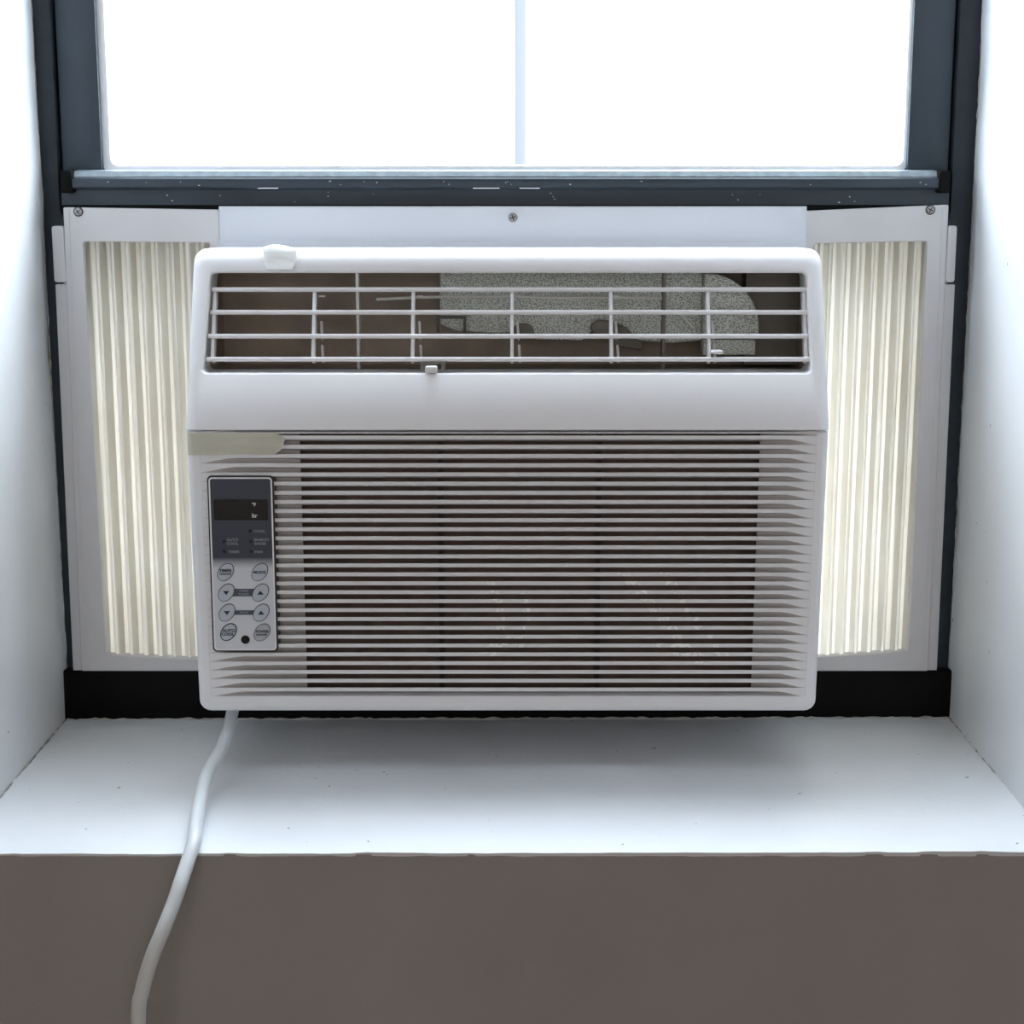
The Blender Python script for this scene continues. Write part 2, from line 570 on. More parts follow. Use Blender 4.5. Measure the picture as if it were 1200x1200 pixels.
def reveal(x, sgn, seed):
    ny, nz = 30, 110
    V, F = [], []
    for k in range(nz + 1):
        for j in range(ny + 1):
            y = YW + 0.0005 + (YF + 0.004 - YW) * j / ny
            z = SILL - 0.004 + (HEAD + 0.004 - SILL) * k / nz
            d = wob(seed, y, z, 9, 0.0022) + wob(seed, y, z, 40, 0.0006)
            if j == ny: d += abs(noise.noise(Vector((seed, 0, z * 90)))) * 0.0018 + 0.0004
            V.append((x + sgn * d, y, z))
    for k in range(nz):
        for j in range(ny):
            a = k * (ny + 1) + j
            F.append((a, a + 1, a + ny + 2, a + ny + 1))
    return build('reveal', V, F, M['white_paint'], wall_front, smooth=True, angle=60, label='white painted side of the window recess', recalc=False)


reveal(XL, 1, 1.7)
reveal(XR, -1, 5.3)
box('reveal', (XL - 0.003, XR + 0.003, YW + 0.001, YF + 0.02, HEAD - 0.004, HEAD + 0.001), M['white_paint'], wall_front)


def bead(pts, rad, seed, n=7):
    """ragged line of old paint and filler"""
    C = []
    for a, b in zip(pts[:-1], pts[1:]):
        a, b = Vector(a), Vector(b)
        m_ = max(2, int((b - a).length / 0.004))
        C += [a.lerp(b, i / m_) for i in range(m_)]
    C.append(Vector(pts[-1]))
    V, F = [], []
    for i, c in enumerate(C):
        t = (C[min(i + 1, len(C) - 1)] - C[max(i - 1, 0)]).normalized()
        a = t.orthogonal().normalized(); b = t.cross(a)
        rr = rad * (0.55 + 0.75 * noise.noise(Vector((seed, i * 0.45, 0))) + 0.45 * noise.noise(Vector((seed, i * 1.7, 4))))
        rr = max(rr, 0.00015)
        for j in range(n):
            w = 2 * math.pi * j / n
            q = rr * (1 + 0.3 * noise.noise(Vector((i * 0.9, j * 2.1, seed))))
            V.append(c + a * q * math.cos(w) + b * q * math.sin(w))
    for i in range(len(C) - 1):
        for j in range(n):
            F.append((i * n + j, i * n + (j + 1) % n, (i + 1) * n + (j + 1) % n, (i + 1) * n + j))
    F += [tuple(range(n)), tuple(range(len(V) - n, len(V)))[::-1]]
    return build('caulk_bead', V, F, M['caulk'], wall_front, smooth=True, label='ragged bead of old filler and paint')


bead([(XL + 0.001, 1.342, sill_z(XL)), (XR - 0.001, 1.342, sill_z(XR))], 0.0022, 3.1)
bead([(XL, 1.10, sill_z(XL) - 0.0004), (XL, 1.342, sill_z(XL))], 0.0014, 8.4)
bead([(XR, 1.10, sill_z(XR) - 0.0004), (XR, 1.342, sill_z(XR))], 0.0014, 6.4)
bead([(XL + 0.0002, YF - 0.001, 0.87), (XL + 0.0002, YF - 0.001, 1.6)], 0.0010, 11.0)
bead([(XR - 0.0002, YF - 0.001, 0.87), (XR - 0.0002, YF - 0.001, 1.6)], 0.0010, 15.0)

# ------------------------------------------------------------------ window over the unit
win = thing('window_1', (-0.0035, YF, 0.892), 'dark metal sash window raised above the air conditioner', 'window', kind='structure')
FD = 1.46                                             # outer side of the frame
for x0, x1 in ((XL - 0.002, -0.3634), (0.3527, XR + 0.002)):
    box('frame_jamb', (x0, x1, YF, FD, SILL - 0.002, HEAD), M['frame_jamb'], win, bevel=0.0008)
# channels in which the sash slides, set back behind the jamb faces
for x0, x1 in ((-0.3634, -0.3612), (0.3505, 0.3527)):
    box('sash_channel', (x0, x1, YF + 0.012, FD, 0.893, HEAD), M['frame_black'], win)
box('frame_sill', (XL - 0.001, XR + 0.001, 1.343, FD, SILL - 0.001, 0.8918), M['frame_black'], win, bevel=0.001)
box('frame_head', (XL, XR, YF, FD, HEAD - 0.03, HEAD), M['frame_dark'], win, bevel=0.001)
SY = YF + 0.006                                       # face of the sash
box('sash_stile', (-0.3612, -0.3296, SY, SY + 0.035, 1.279, HEAD - 0.03), M['frame_dark'], win, bevel=0.0008)
box('sash_stile', (0.3178, 0.3505, SY, SY + 0.035, 1.279, HEAD - 0.03), M['frame_dark'], win, bevel=0.0008)
box('sash_top_rail', (-0.3296, 0.3178, SY, SY + 0.035, HEAD - 0.075, HEAD - 0.03), M['frame_dark'], win, bevel=0.0008)
# bottom rail of the sash with its long pull lip
prism_x('sash_rail', [(1.350, 1.2775), (1.3495, 1.2895), (1.349, 1.2900), (SY, 1.3035), (SY, 1.3046), (SY + 0.035, 1.3046), (SY + 0.035, 1.2775)],
        -0.3608, 0.3500, M['frame_dark'], win)
prism_x('pull_lip', [(1.3488, 1.2905), (1.3420, 1.2903), (1.3405, 1.2915), (1.3400, 1.2965), (1.3408, 1.2980), (1.3450, 1.2990),
                     (1.3455, 1.2996), (1.3480, 1.3036), (1.3590, 1.3045), (1.3588, 1.2905)], -0.3492, 0.3388, M['frame_dark'], win)
prism_x('lip_highlight', [(1.3448, 1.2990), (1.3447, 1.3000), (1.3478, 1.3041), (1.3590, 1.3052), (1.3590, 1.3044), (1.3480, 1.3035), (1.3456, 1.2995)], -0.3490, 0.3386, M['highlight_grey'], win, label='pale strip painting the highlight along the top of the pull lip')
for x0, x1 in ((-0.3588, -0.3492), (0.3388, 0.3482)):
    box('lip_end_cap', (x0, x1, 1.3390, 1.3588, 1.2868, 1.3046), M['frame_black'], win, bevel=0.002, segs=3)
box('leak_strip', (-0.3612, 0.3505, 1.3500, 1.3990, 1.2700, 1.2778), M['frame_black'], win)  # strip added to block the light leak above the curtain frames
box('shade_rail', (-0.3634, 0.3527, 1.4050, 1.4550, 1.2450, 1.3000), M['frame_dark'], win, bevel=0.001)  # unseen outer rail added to shade the tops of the curtains
box('glass_pane', (-0.3296, 0.3178, SY + 0.020, SY + 0.024, 1.3040, HEAD - 0.075), M['glass'], win)
# pale glazing bead round the pane
bo = rrect(-0.3297, 0.3179, 1.3042, HEAD - 0.0745, 0.004)
bi = rrect(-0.3242, 0.3158, 1.3085, HEAD - 0.079, 0.006)
bj = rrect(-0.3228, 0.3148, 1.3095, HEAD - 0.080, 0.006)
V, F = loft([[(x, SY + 0.020, z) for x, z in bo], [(x, SY + 0.006, z) for x, z in bo], [(x, SY + 0.0075, z) for x, z in bi], [(x, SY + 0.020, z) for x, z in bj]])
build('glazing_bead', V, F, M['bead_white'], win, smooth=True)
# a few chips and fine scratches in the paint of the rail
V, F = [], []
rnd = random.Random(4)
for _ in range(34):
    x = rnd.uniform(-0.33, 0.33); w = rnd.uniform(0.0004, 0.0016); h = rnd.uniform(0.0003, 0.0006)
    y, z = rnd.choice(((1.3399, rnd.uniform(1.2925, 1.296)), (1.3492, rnd.uniform(1.279, 1.288))))
    v, f = box_vf(x, x + w, y, y + 0.0004, z, z + h); F += [tuple(i + len(V) for i in q) for q in f]; V += v
for x0, x1 in ((-0.202, -0.186), (-0.031, -0.010), (0.006, 0.022)):
    v, f = box_vf(x0, x1, 1.3403, 1.3408, 1.2903, 1.2910); F += [tuple(i + len(V) for i in q) for q in f]; V += v
tag(build('paint_chips', V, F, M['bead_white'], win, label='pale chips and scratches in the dark rail'), kind='stuff')

# unseen window added behind the viewer to go with the fill lamp
win2 = thing('added_window', (0, -2.6, 0.8), 'wide white window added unseen in the wall behind the viewer', 'window', kind='structure')
box('added_window_frame', (-1.2, -1.14, -2.66, -2.6, 0.8, 2.3), M['room_white'], win2)
box('added_window_frame', (1.14, 1.2, -2.66, -2.6, 0.8, 2.3), M['room_white'], win2)
box('added_window_frame', (-1.14, 1.14, -2.66, -2.6, 0.8, 0.86), M['room_white'], win2)
box('added_window_frame', (-1.14, 1.14, -2.66, -2.6, 2.24, 2.3), M['room_white'], win2)
box('added_window_mullion', (-0.03, 0.03, -2.66, -2.6, 0.86, 2.24), M['room_white'], win2)
box('added_blind', (-1.14, 1.14, -2.628, -2.624, 0.86, 2.24), M['room_white'], win2)  # opaque blind added to keep the outside sky light out
box('glass_pane', (-1.14, -0.03, -2.635, -2.63, 0.86, 2.24), M['glass'], win2)  # pane of the added window
box('glass_pane', (0.03, 1.14, -2.635, -2.63, 0.86, 2.24), M['glass'], win2)  # pane of the added window

# ------------------------------------------------------------------ outdoors
structure(box('ground_outside', (-30, 30, -30, 40, -3.2, -3.0), M['outdoor_ground']), 'grey yard far below the window outside', 'ground')
bld = thing('neighbouring_building', (-2.5, 6.0, -3.0), 'pale stained wall of a building faintly visible through the glass', 'building')
box('wall', (-5.0, 0.012, 6.0, 9.0, -3.0, 7.0), M['stucco'], bld)
tube('drainpipe', [(0.030, 5.99, -3.0), (0.030, 5.99, 7.0)], 0.020, M['pipe_grey'], bld, n=16, per=1)
box('cornice', (-5.05, 0.06, 5.93, 9.0, 7.0, 7.25), M['stucco'], bld)

# ------------------------------------------------------------------ air conditioner
AX = -0.0035
ac = thing('air_conditioner', (AX, 1.34, 0.893), 'white window air conditioner with louvred vent above slatted grille', 'air conditioner')
FY = 1.22                                             # face of the lower grille
SEAM = 1.1130
VT = (1.275, 1.2432)                                  # top of the sloping vent face (y, z)
SL = math.hypot(VT[0] - FY, VT[1] - SEAM)
ty, tz = (VT[0] - FY) / SL, (VT[1] - SEAM) / SL       # unit vector up the slope
ny_, nz_ = -tz, ty                                    # outward normal


def slope(x, v, w=0.0):
    """point on the vent face: v up the slope from the seam, w out of it"""
    return (x, FY + ty * v + ny_ * w, SEAM + tz * v + nz_ * w)


# sheet-metal case reaching outdoors
box('cabinet', (-0.2330, 0.2260, 1.346, 1.66, 0.8935, 1.2412), M['metal_case'], ac, bevel=0.002)

# vent housing: sloping bezel with one wide opening
hx0, hx1 = -0.2430, 0.2363
vo0, vo1 = 0.0452, 0.1246


def vloop(x0, x1, v0, v1, r, w):
    return [slope(x, v, w) for x, v in rrect(x0, x1, v0, v1, r)]


outer = rrect(hx0, hx1, 0.0008, SL + 0.001, (0.0006, 0.0006, 0.010, 0.010))
loops = []
loops.append([(x, 1.338, SEAM + tz * v + 0.0005) for x, v in outer])
loops.append([(x, FY + ty * v + 0.0085, SEAM + tz * v + 0.001) for x, v in outer])
for ins, w in ((0.0004, -0.0042), (0.0014, -0.0022), (0.0032, -0.0008), (0.0058, 0.0)):
    loops.append([slope(x, v, w if v > 0.01 else w * 0.15) for x, v in
                  rrect(hx0 + ins, hx1 - ins, 0.0008 + ins * 0.12, SL + 0.001 - ins * 1.35, (0.0006, 0.0006, 0.010 - ins * 0.4, 0.010 - ins * 0.4))])
ob = rrect(-0.2322, 0.2245, vo0, vo1, 0.0045)
ob = [(x + (0.0035 if x < 0 else -0.001) * max(0, (v - vo0) / (vo1 - vo0)), v) for x, v in ob]


def inset(loop, d):
    cx, cv = -0.004, (vo0 + vo1) / 2
    return [(x + (d if x < cx else -d), v + (d if v < cv else -d)) for x, v in loop]


loops.append([slope(x, v, 0.0) for x, v in inset(ob, -0.0016)])
loops.append([slope(x, v, -0.0004) for x, v in inset(ob, -0.0007)])
loops.append([slope(x, v, -0.0016) for x, v in ob])
loops.append([tuple(Vector(slope(x, v, -0.0016)) + Vector((0, 0.030, 0))) for x, v in ob])
V, F = loft(loops)
build('vent_housing', V, F, M['ac_white'], ac, smooth=True, angle=50)

# duct behind the louvres
dV, dF = box_vf(-0.2335, 0.2270, 1.262, 1.345, 1.1500, 1.2330)
dV = [(x, (1.2500 if z < 1.2 else 1.2765) if y < 1.3 else y, z) for x, y, z in dV]
dF = [q for q in dF if q != (0, 1, 5, 4)]
build('vent_duct', dV, [q[::-1] for q in dF], M['duct'], ac, recalc=False, label='brownish inside of the air outlet')
box('duct_floor_lip', (-0.2330, 0.2265, 1.250, 1.300, 1.1490, 1.1520), M['duct_dark'], ac)
# darker end chamber on the right
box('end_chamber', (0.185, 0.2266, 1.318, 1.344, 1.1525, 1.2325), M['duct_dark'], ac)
# grey foam scroll pieces
FYa = 1.312
plate('foam_liner', [(-0.0570, 1.2320), (-0.0570, 1.1850), (-0.0450, 1.1800), (-0.0120, 1.1775), (0.0060, 1.1790), (0.0160, 1.1790), (0.0180, 1.1730), (0.0550, 1.1720),
                     (0.0640, 1.1800), (0.0840, 1.1810), (0.0980, 1.1720), (0.1260, 1.1700), (0.1500, 1.1720), (0.1500, 1.2320)],
      FYa, FYa + 0.02, M['foam'], ac, bevel=0.002, label='grey speckled foam at the back of the outlet')
arc = [(0.1500, 1.1745), (0.1500, 1.2260)] + [(0.1500 + 0.0440 * math.sin(R(a)), 1.1830 + 0.0430 * math.cos(R(a))) for a in range(15, 91, 6)] + [(0.1940, 1.1745)]
plate('foam_scroll', arc, 1.303, 1.322, M['foam'], ac, bevel=0.002, label='rounded foam block at the right of the outlet')
box('foam_step', (0.150, 0.191, 1.300, 1.320, 1.1620, 1.1735), M['foam'], ac, bevel=0.001)
# dark wedge and blobs at the foot of the foam
plate('wedge', [(0.0610, 1.1840), (0.0670, 1.1890), (0.0760, 1.1885), (0.0900, 1.1830), (0.1030, 1.1700), (0.1030, 1.1650), (0.0850, 1.1680), (0.0640, 1.1780)],
      1.300, 1.312, M['duct_dark'], ac, bevel=0.002)
disc_prism('grommet', 0.0085, 1.1790, 0.009, 0.007, 0, 1.302, 1.312, M['duct_dark'], ac)
# small black clip
boxes('cable_clip', [(-0.0590, -0.0360, 1.296, 1.304, 1.1905, 1.1925), (-0.0590, -0.0570, 1.296, 1.304, 1.1800, 1.1905), (-0.0380, -0.0360, 1.296, 1.304, 1.1800, 1.1905)], M['black_plastic'], ac)
tube('wire', [(-0.105, 1.290, 1.2060), (-0.060, 1.286, 1.2080), (0.0, 1.285, 1.2080), (0.060, 1.285, 1.2074), (0.1150, 1.285, 1.2072), (0.1185, 1.285, 1.2055), (0.1300, 1.284, 1.1945), (0.1400, 1.284, 1.1840)],
     0.0012, M['wire'], ac, n=8, per=6, label='thin pale wire across the outlet')
# upright dividers in the duct
for x in (-0.1185, 0.1170):
    box('duct_divider', (x - 0.0011, x + 0.0011, 1.277, 1.292, 1.1535, 1.2320), M['ac_cream'] if x < 0 else M['duct_dark'], ac)

# louvres: four horizontal blades and seven upright ribs
LW = -0.0045
blades = [(0.1124, -0.2282, 0.2242), (0.0942, -0.2288, 0.2246), (0.0752, -0.2296, 0.2249), (0.0570, -0.2304, 0.2252)]
for v, x0, x1 in blades:
    _, y, z = slope(0, v, LW)
    prism_x('louver_blade', [(y, z - 0.0012), (y + 0.0004, z - 0.0017), (y + 0.0020, z - 0.0019), (y + 0.0125, z - 0.0012), (y + 0.0125, z + 0.0006), (y + 0.0025, z + 0.0016), (y + 0.0006, z + 0.0013), (y, z + 0.0006)],
            x0, x1, M['ac_white'], ac, angle=50)
ribm = None
for x in (-0.2262, -0.1503, -0.0752, 0.0, 0.0752, 0.1490, 0.2222):
    V = []
    for xx in (x - 0.0013, x + 0.0013):
        for v, w in ((0.0570, LW - 0.0016), (0.1124, LW - 0.0016), (0.1124, LW - 0.011), (0.0570, LW - 0.011)):
            V.append(slope(xx, v, w))
    F = [(0, 1, 2, 3), (7, 6, 5, 4), (0, 4, 5, 1), (1, 5, 6, 2), (2, 6, 7, 3), (3, 7, 4, 0)]
    build('louver_rib', V, F, M['ac_white'], ac, bevel=0.0005, smooth=True)
# the set of upright air vanes behind them, seen as short pieces beside the ribs
for x in (-0.1503, -0.0752, 0.0, 0.0752, 0.1490):
    dx = 0.0055
    for v0, v1 in ((0.0600, 0.0730), (0.0780, 0.0920)):
        V = []
        for xx in (x + dx - 0.0009, x + dx + 0.0009):
            for v, w in ((v0, LW - 0.014), (v1, LW - 0.014), (v1, LW - 0.019), (v0, LW - 0.019)):
                V.append(slope(xx - (v - 0.07) * 0.06, v, w))
        build('air_vane', V, F, M['ac_cream'], ac)
    box('vane_pivot', (x + 0.0022, x + 0.0068, slope(0, 0.1, LW - 0.014)[1], slope(0, 0.1, LW - 0.014)[1] + 0.004, SEAM + 0.0955, SEAM + 0.0968), M['ac_cream'], ac)
# lever at the foot of the vanes, and the vent knob under the lowest blade
_, y, z = slope(0, 0.0635, -0.006)
V, F2 = box_vf(0.1500, 0.1590, y - 0.006, y + 0.008, z - 0.0012, z + 0.0012)
build('vane_lever', V, F2, M['ac_white'], ac, smooth=True, bevel=0.001, label='small white lever between the lowest blades')
_, y, z = slope(0, 0.0480, 0.0)
kn = box('vent_knob', (-0.0650, -0.0560, y - 0.0030, y + 0.010, z - 0.0030, z + 0.0022), M['ac_white'], ac, bevel=0.0012, label='small white knob below the louvres')
boxes('knob_bracket', [(-0.0685, -0.0655, y + 0.003, y + 0.008, z - 0.001, z + 0.0045), (-0.0530, -0.0500, y + 0.003, y + 0.008, z - 0.001, z + 0.0045), (-0.0685, -0.0500, y + 0.006, y + 0.010, z + 0.0030, z + 0.0045)],
      M['duct_dark'], kn)

# lower front panel: rounded frame around the slatted grille
px0, px1, pz0, pz1 = -0.2430, 0.2363, 0.8950, SEAM - 0.0008
gx0, gx1, gz0, gz1 = -0.2330, 0.2270, 0.9079, 1.1118


def taper(L):
    """the panel narrows a touch towards its foot"""
    out = []
    for x, y, z in L:
        k = 1 - 0.010 * (SEAM - z) / (SEAM - 0.895)
        out.append((AX + (x - AX) * k, y, z))
    return out


loops = []
for ins, y in ((0.0, 1.338), (0.0, FY + 0.0060), (0.0005, FY + 0.0034), (0.0016, FY + 0.0016), (0.0032, FY + 0.0005), (0.0055, FY)):
    loops.append(taper([(x, y, z) for x, z in rrect(px0 + ins, px1 - ins, pz0 + ins, pz1 - ins * 0.18, (0.009 - ins * 0.4, 0.009 - ins * 0.4, 0.0006, 0.0006))]))
inn = rrect(gx0, gx1, gz0, gz1, 0.0005)
loops.append(taper([(x, FY, z) for x, z in inn]))
loops.append(taper([(x, FY + 0.018, z) for x, z in inn]))
V, F = loft(loops)
build('front_panel', V, F, M['ac_white'], ac, smooth=True, angle=50)


# tapering backs of the grooves at both ends of the grille
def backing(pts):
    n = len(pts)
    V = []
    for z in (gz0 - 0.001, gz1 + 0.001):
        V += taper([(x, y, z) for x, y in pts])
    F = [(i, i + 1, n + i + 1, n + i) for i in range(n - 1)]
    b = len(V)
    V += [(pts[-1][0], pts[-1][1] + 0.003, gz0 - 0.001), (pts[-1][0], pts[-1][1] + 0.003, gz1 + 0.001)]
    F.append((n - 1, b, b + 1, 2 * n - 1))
    return build('grille_backing', V, F, M['backing_shade'], ac, smooth=True, angle=50)


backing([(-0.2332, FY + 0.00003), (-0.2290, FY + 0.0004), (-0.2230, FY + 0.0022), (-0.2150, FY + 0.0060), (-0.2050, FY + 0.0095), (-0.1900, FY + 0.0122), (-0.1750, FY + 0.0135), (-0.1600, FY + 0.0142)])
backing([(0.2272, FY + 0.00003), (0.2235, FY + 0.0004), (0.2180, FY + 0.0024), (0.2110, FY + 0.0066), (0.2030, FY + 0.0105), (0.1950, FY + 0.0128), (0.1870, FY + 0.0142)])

# 29 slats sharing one mesh
pitch = 0.006964
slat0 = None
prof = [(FY - 0.0001, -0.0014), (FY + 0.0003, -0.0016), (FY + 0.0150, -0.0052), (FY + 0.0150, -0.0038), (FY + 0.0005, 0.0014), (FY - 0.0001, 0.0012)]
for i in range(29):
    z = 1.1083 - pitch * i
    if slat0 is None:
        # the underside of each slat runs out into the frame at both ends, so the gaps end in points
        stations = [(-0.2328, 1.0), (-0.2275, 0.84), (-0.2210, 0.50), (-0.2140, 0.20), (-0.2060, 0.0), (0.2060, 0.0), (0.2110, 0.20), (0.2165, 0.52), (0.2220, 0.86), (0.2268, 1.0)]
        oz = ORG[ac.name].z
        loops = [[(x, y, b + oz - (t_ * 0.0041 if k in (0, 1) else 0)) for k, (y, b) in enumerate(prof)] for x, t_ in stations]
        slat0 = build('grille_slat', *loft(loops, True, True), M['slat'], ac, smooth=True, angle=60)
        s = slat0
    else:
        s = slat0.copy(); COL.objects.link(s); s.parent = ac
    s.location = (0, 0, z - ORG[ac.name].z)
    k = 1 - 0.010 * (SEAM - z) / (SEAM - 0.895)
    s.scale = (k, 1, 1)

# filter and coil face behind the slats
box('air_filter', (-0.2200, 0.2120, 1.250, 1.256, 0.9030, 1.1110), M['filter'], ac, label='dusty brown filter behind the slats')
for x in (-0.1640, -0.0545, 0.0660, 0.1905):
    box('filter_rib', (x - 0.0020, x + 0.0020, 1.244, 1.250, 0.9060, 1.1100), M['filter_rib'], ac)
box('coil_plate', (0.1880, 0.2200, 1.236, 1.249, 0.9060, 1.1100), M['filter_rib'], ac)

# control panel
cpx0, cpx1, cpz0, cpz1 = -0.2276, -0.1780, 0.9440, 1.0797
CY = 1.2172


def cp(u, v):
    """(0..1, 0..1) on the control panel, v downwards -> (x, z)"""
    return cpx0 + 0.0003 + 0.0490 * u, cpz1 - 0.0003 - 0.1351 * v


def cq(a, b):
    return cp((a - 70 - 40 * (b - 42) / 1066) / 394, (b - 42) / 1066)


Lo = rrect(cpx0, cpx1, cpz0, cpz1, 0.0030)
Li = rrect(cpx0 + 0.0010, cpx1 - 0.0010, cpz0 + 0.0010, cpz1 - 0.0010, 0.0024)
cpan = build('control_panel', *loft([[(x, FY + 0.012, z) for x, z in Lo], [(x, CY + 0.0008, z) for x, z in Lo], [(x, CY + 0.0004, z) for x, z in Lo]], False, True), M['black_plastic'], ac, smooth=True,
             label='dark edged control panel with display and eight buttons')
Lt = rrect(cpx0 + 0.0011, cpx1 - 0.0011, cpz0 + 0.0011, cpz1 - 0.0011, 0.0026)
Lu = rrect(cpx0 + 0.0022, cpx1 - 0.0022, cpz0 + 0.0022, cpz1 - 0.0022, 0.0018)
build('bezel', *loft([[(x, CY + 0.0006, z) for x, z in Lt], [(x, CY - 0.0001, z) for x, z in Lt], [(x, CY - 0.0001, z) for x, z in Lu], [(x, CY + 0.0006, z) for x, z in Lu]]), M['ac_white'], cpan)
build('fascia', *loft([[(x, CY + 0.0006, z) for x, z in Lu], [(x, CY + 0.0000, z) for x, z in Lu]], False, True), M['fascia'], cpan)
(x0, z1), (x1, z0) = cq(108, 180), cq(438, 305)
plate('display', rrect(x0, x1, z0, z1, 0.0008, 3), CY - 0.0002, CY + 0.0003, M['display_black'], cpan, label='black display window')
T = CY - 0.0002
x, z = cq(352, 212); text('unit_text', '°F', x, z, CY - 0.0004, 0.0025, M['print_white'], cpan)
x, z = cq(356, 278); text('unit_text', 'hr', x, z, CY - 0.0004, 0.0030, M['print_white'], cpan)
for a, b in ((330, 370), (172, 434), (335, 434), (175, 495), (335, 495)):
    x, z = cq(a, b)
    disc_prism('indicator', x, z, 0.0011, 0.0011, 0, CY - 0.0003, CY + 0.0003, M['display_black'], cpan, n=14)
for s, a, b in (('COOL', 386, 372), ('AUTO', 224, 424), ('COOL', 224, 447), ('ENERGY', 400, 424), ('SAVER', 392, 447), ('TIMER', 232, 497), ('FAN', 382, 497)):
    x, z = cq(a, b)
    text('indicator_text', s, x, z, T, 0.0019, M['print_grey'], cpan, wide=1.15)
bars = ((745, 46), (868, 28))
for b, h in bars:
    x0, _ = cq(225, b); x1, _ = cq(362, b); _, zc = cq(300, b)
    hh = h / 1066 * 0.1351 / 2
    box('button_bar', (x0, x1, CY - 0.0002, CY + 0.0003, zc - hh, zc + hh), M['bar_ink'], cpan)
x, z = cq(293, 735); text('bar_text', 'TEMP', x, z, CY - 0.0003, 0.0017, M['print_grey'], cpan, wide=1.3)
x, z = cq(293, 756); text('bar_text', 'TIMER', x, z, CY - 0.0003, 0.0017, M['print_grey'], cpan, wide=1.3)
x, z = cq(296, 868); text('bar_text', 'FAN', x, z, CY - 0.0003, 0.0018, M['print_grey'], cpan, wide=1.3)
for i, (a, b) in enumerate(((183, 620), (390, 620), (188, 745), (396, 745), (193, 868), (401, 868), (203, 988), (407, 990))):
    x, z = cq(a, b)
    thick = 0.0008 if i == 6 else 0.0005
    disc_prism('button_ring', x, z, 0.0078, 0.0055, R(52), CY - 0.0003, CY + 0.0003, M['bar_ink'] if i == 7 else M['ink'], cpan)
    disc_prism('button', x, z, 0.0078 - thick, 0.0055 - thick, R(52), CY - 0.0009, CY + 0.0003, M['button_pale'] if i == 7 else M['button_grey'], cpan, dome=0.0003)
    TY = CY - 0.0010
    if i in (2, 4): plate('arrow', [(x - 0.0024, z + 0.0014), (x + 0.0024, z + 0.0014), (x, z - 0.0017)], TY, TY + 0.0002, M['ink'], cpan)
    if i in (3, 5): plate('arrow', [(x - 0.0024, z - 0.0014), (x + 0.0024, z - 0.0014), (x, z + 0.0017)], TY, TY + 0.0002, M['ink'], cpan)
    if i == 0: text('button_text', 'TIMER', x, z + 0.0013, TY, 0.0022, M['ink'], cpan, 1.1); text('button_text', 'ON/OFF', x, z - 0.0014, TY, 0.0014, M['ink'], cpan, 1.25)
    if i == 1: text('button_text', 'MODE', x, z, TY, 0.0020, M['ink'], cpan, 1.15)
    if i == 6: text('button_text', 'AUTO', x + 0.0004, z + 0.0012, TY, 0.0022, M['ink'], cpan, 1.1); text('button_text', 'COOL', x - 0.0005, z - 0.0016, TY, 0.0022, M['ink'], cpan, 1.1)
    if i == 7: text('button_text', 'POWER', x + 0.0003, z + 0.0008, TY, 0.0019, M['ink'], cpan, 1.05); text('button_text', 'ON/OFF', x - 0.0003, z - 0.0017, TY, 0.0013, M['ink'], cpan, 1.25)
x, z = cq(306, 1035)
disc_prism('remote_sensor', x, z, 0.0033, 0.0033, 0, CY - 0.0005, CY + 0.0003, M['display_black'], cpan, label='round black remote control sensor')


# mounting rail over the unit, with its screw
def screw(cx, cy, cz, r, parent, turn):
    V, F = [], []
    n = 20
    rings = [(1.0, 0.0015), (1.0, 0.0), (0.85, -0.0008), (0.45, -0.0012)]
    L = [[(cx + r * s * math.cos(2 * math.pi * i / n), cy + d, cz + r * s * math.sin(2 * math.pi * i / n)) for i in range(n)] for s, d in rings]
    V, F = loft(L, True, True)
    o = build('screw', V, F, M['screw_metal'], parent, smooth=True)
    disc_prism('washer', cx, cz, r * 1.16, r * 1.16, 0, cy + 0.0001, cy + 0.0012, M['black_plastic'], parent)
    for a in (turn, turn + 90):
        c, s = math.cos(R(a)), math.sin(R(a))
        q = []
        for y in (cy - 0.00135, cy - 0.0009):
            for l, w in ((-1, -1), (1, -1), (1, 1), (-1, 1)):
                dx, dz = l * r * 0.62, w * r * 0.11
                q.append((cx + dx * c - dz * s, y, cz + dx * s + dz * c))
        build('slot', q, [(0, 1, 2, 3), (7, 6, 5, 4), (0, 4, 5, 1), (1, 5, 6, 2), (2, 6, 7, 3), (3, 7, 4, 0)], M['black_plastic'], parent)
    return o


rail = prism_x('mounting_rail', [(1.3470, 1.2765), (1.3388, 1.2765), (1.3378, 1.2755), (1.3372, 1.2640), (1.3378, 1.2530), (1.3365, 1.2495), (1.3340, 1.2480), (1.3335, 1.2440), (1.3345, 1.2430), (1.3470, 1.2415)],
               -0.2330, 0.2343, M['rail_plastic'], ac, angle=40, label='pale top rail holding both curtain frames')
# a washer-like dished seat and the screw
disc_prism('screw_seat', 0.0007, 1.2677, 0.0056, 0.0056, 0, 1.3362, 1.3380, M['rail_plastic'], rail)
screw(0.0007, 1.3362, 1.2677, 0.0038, rail, 20)

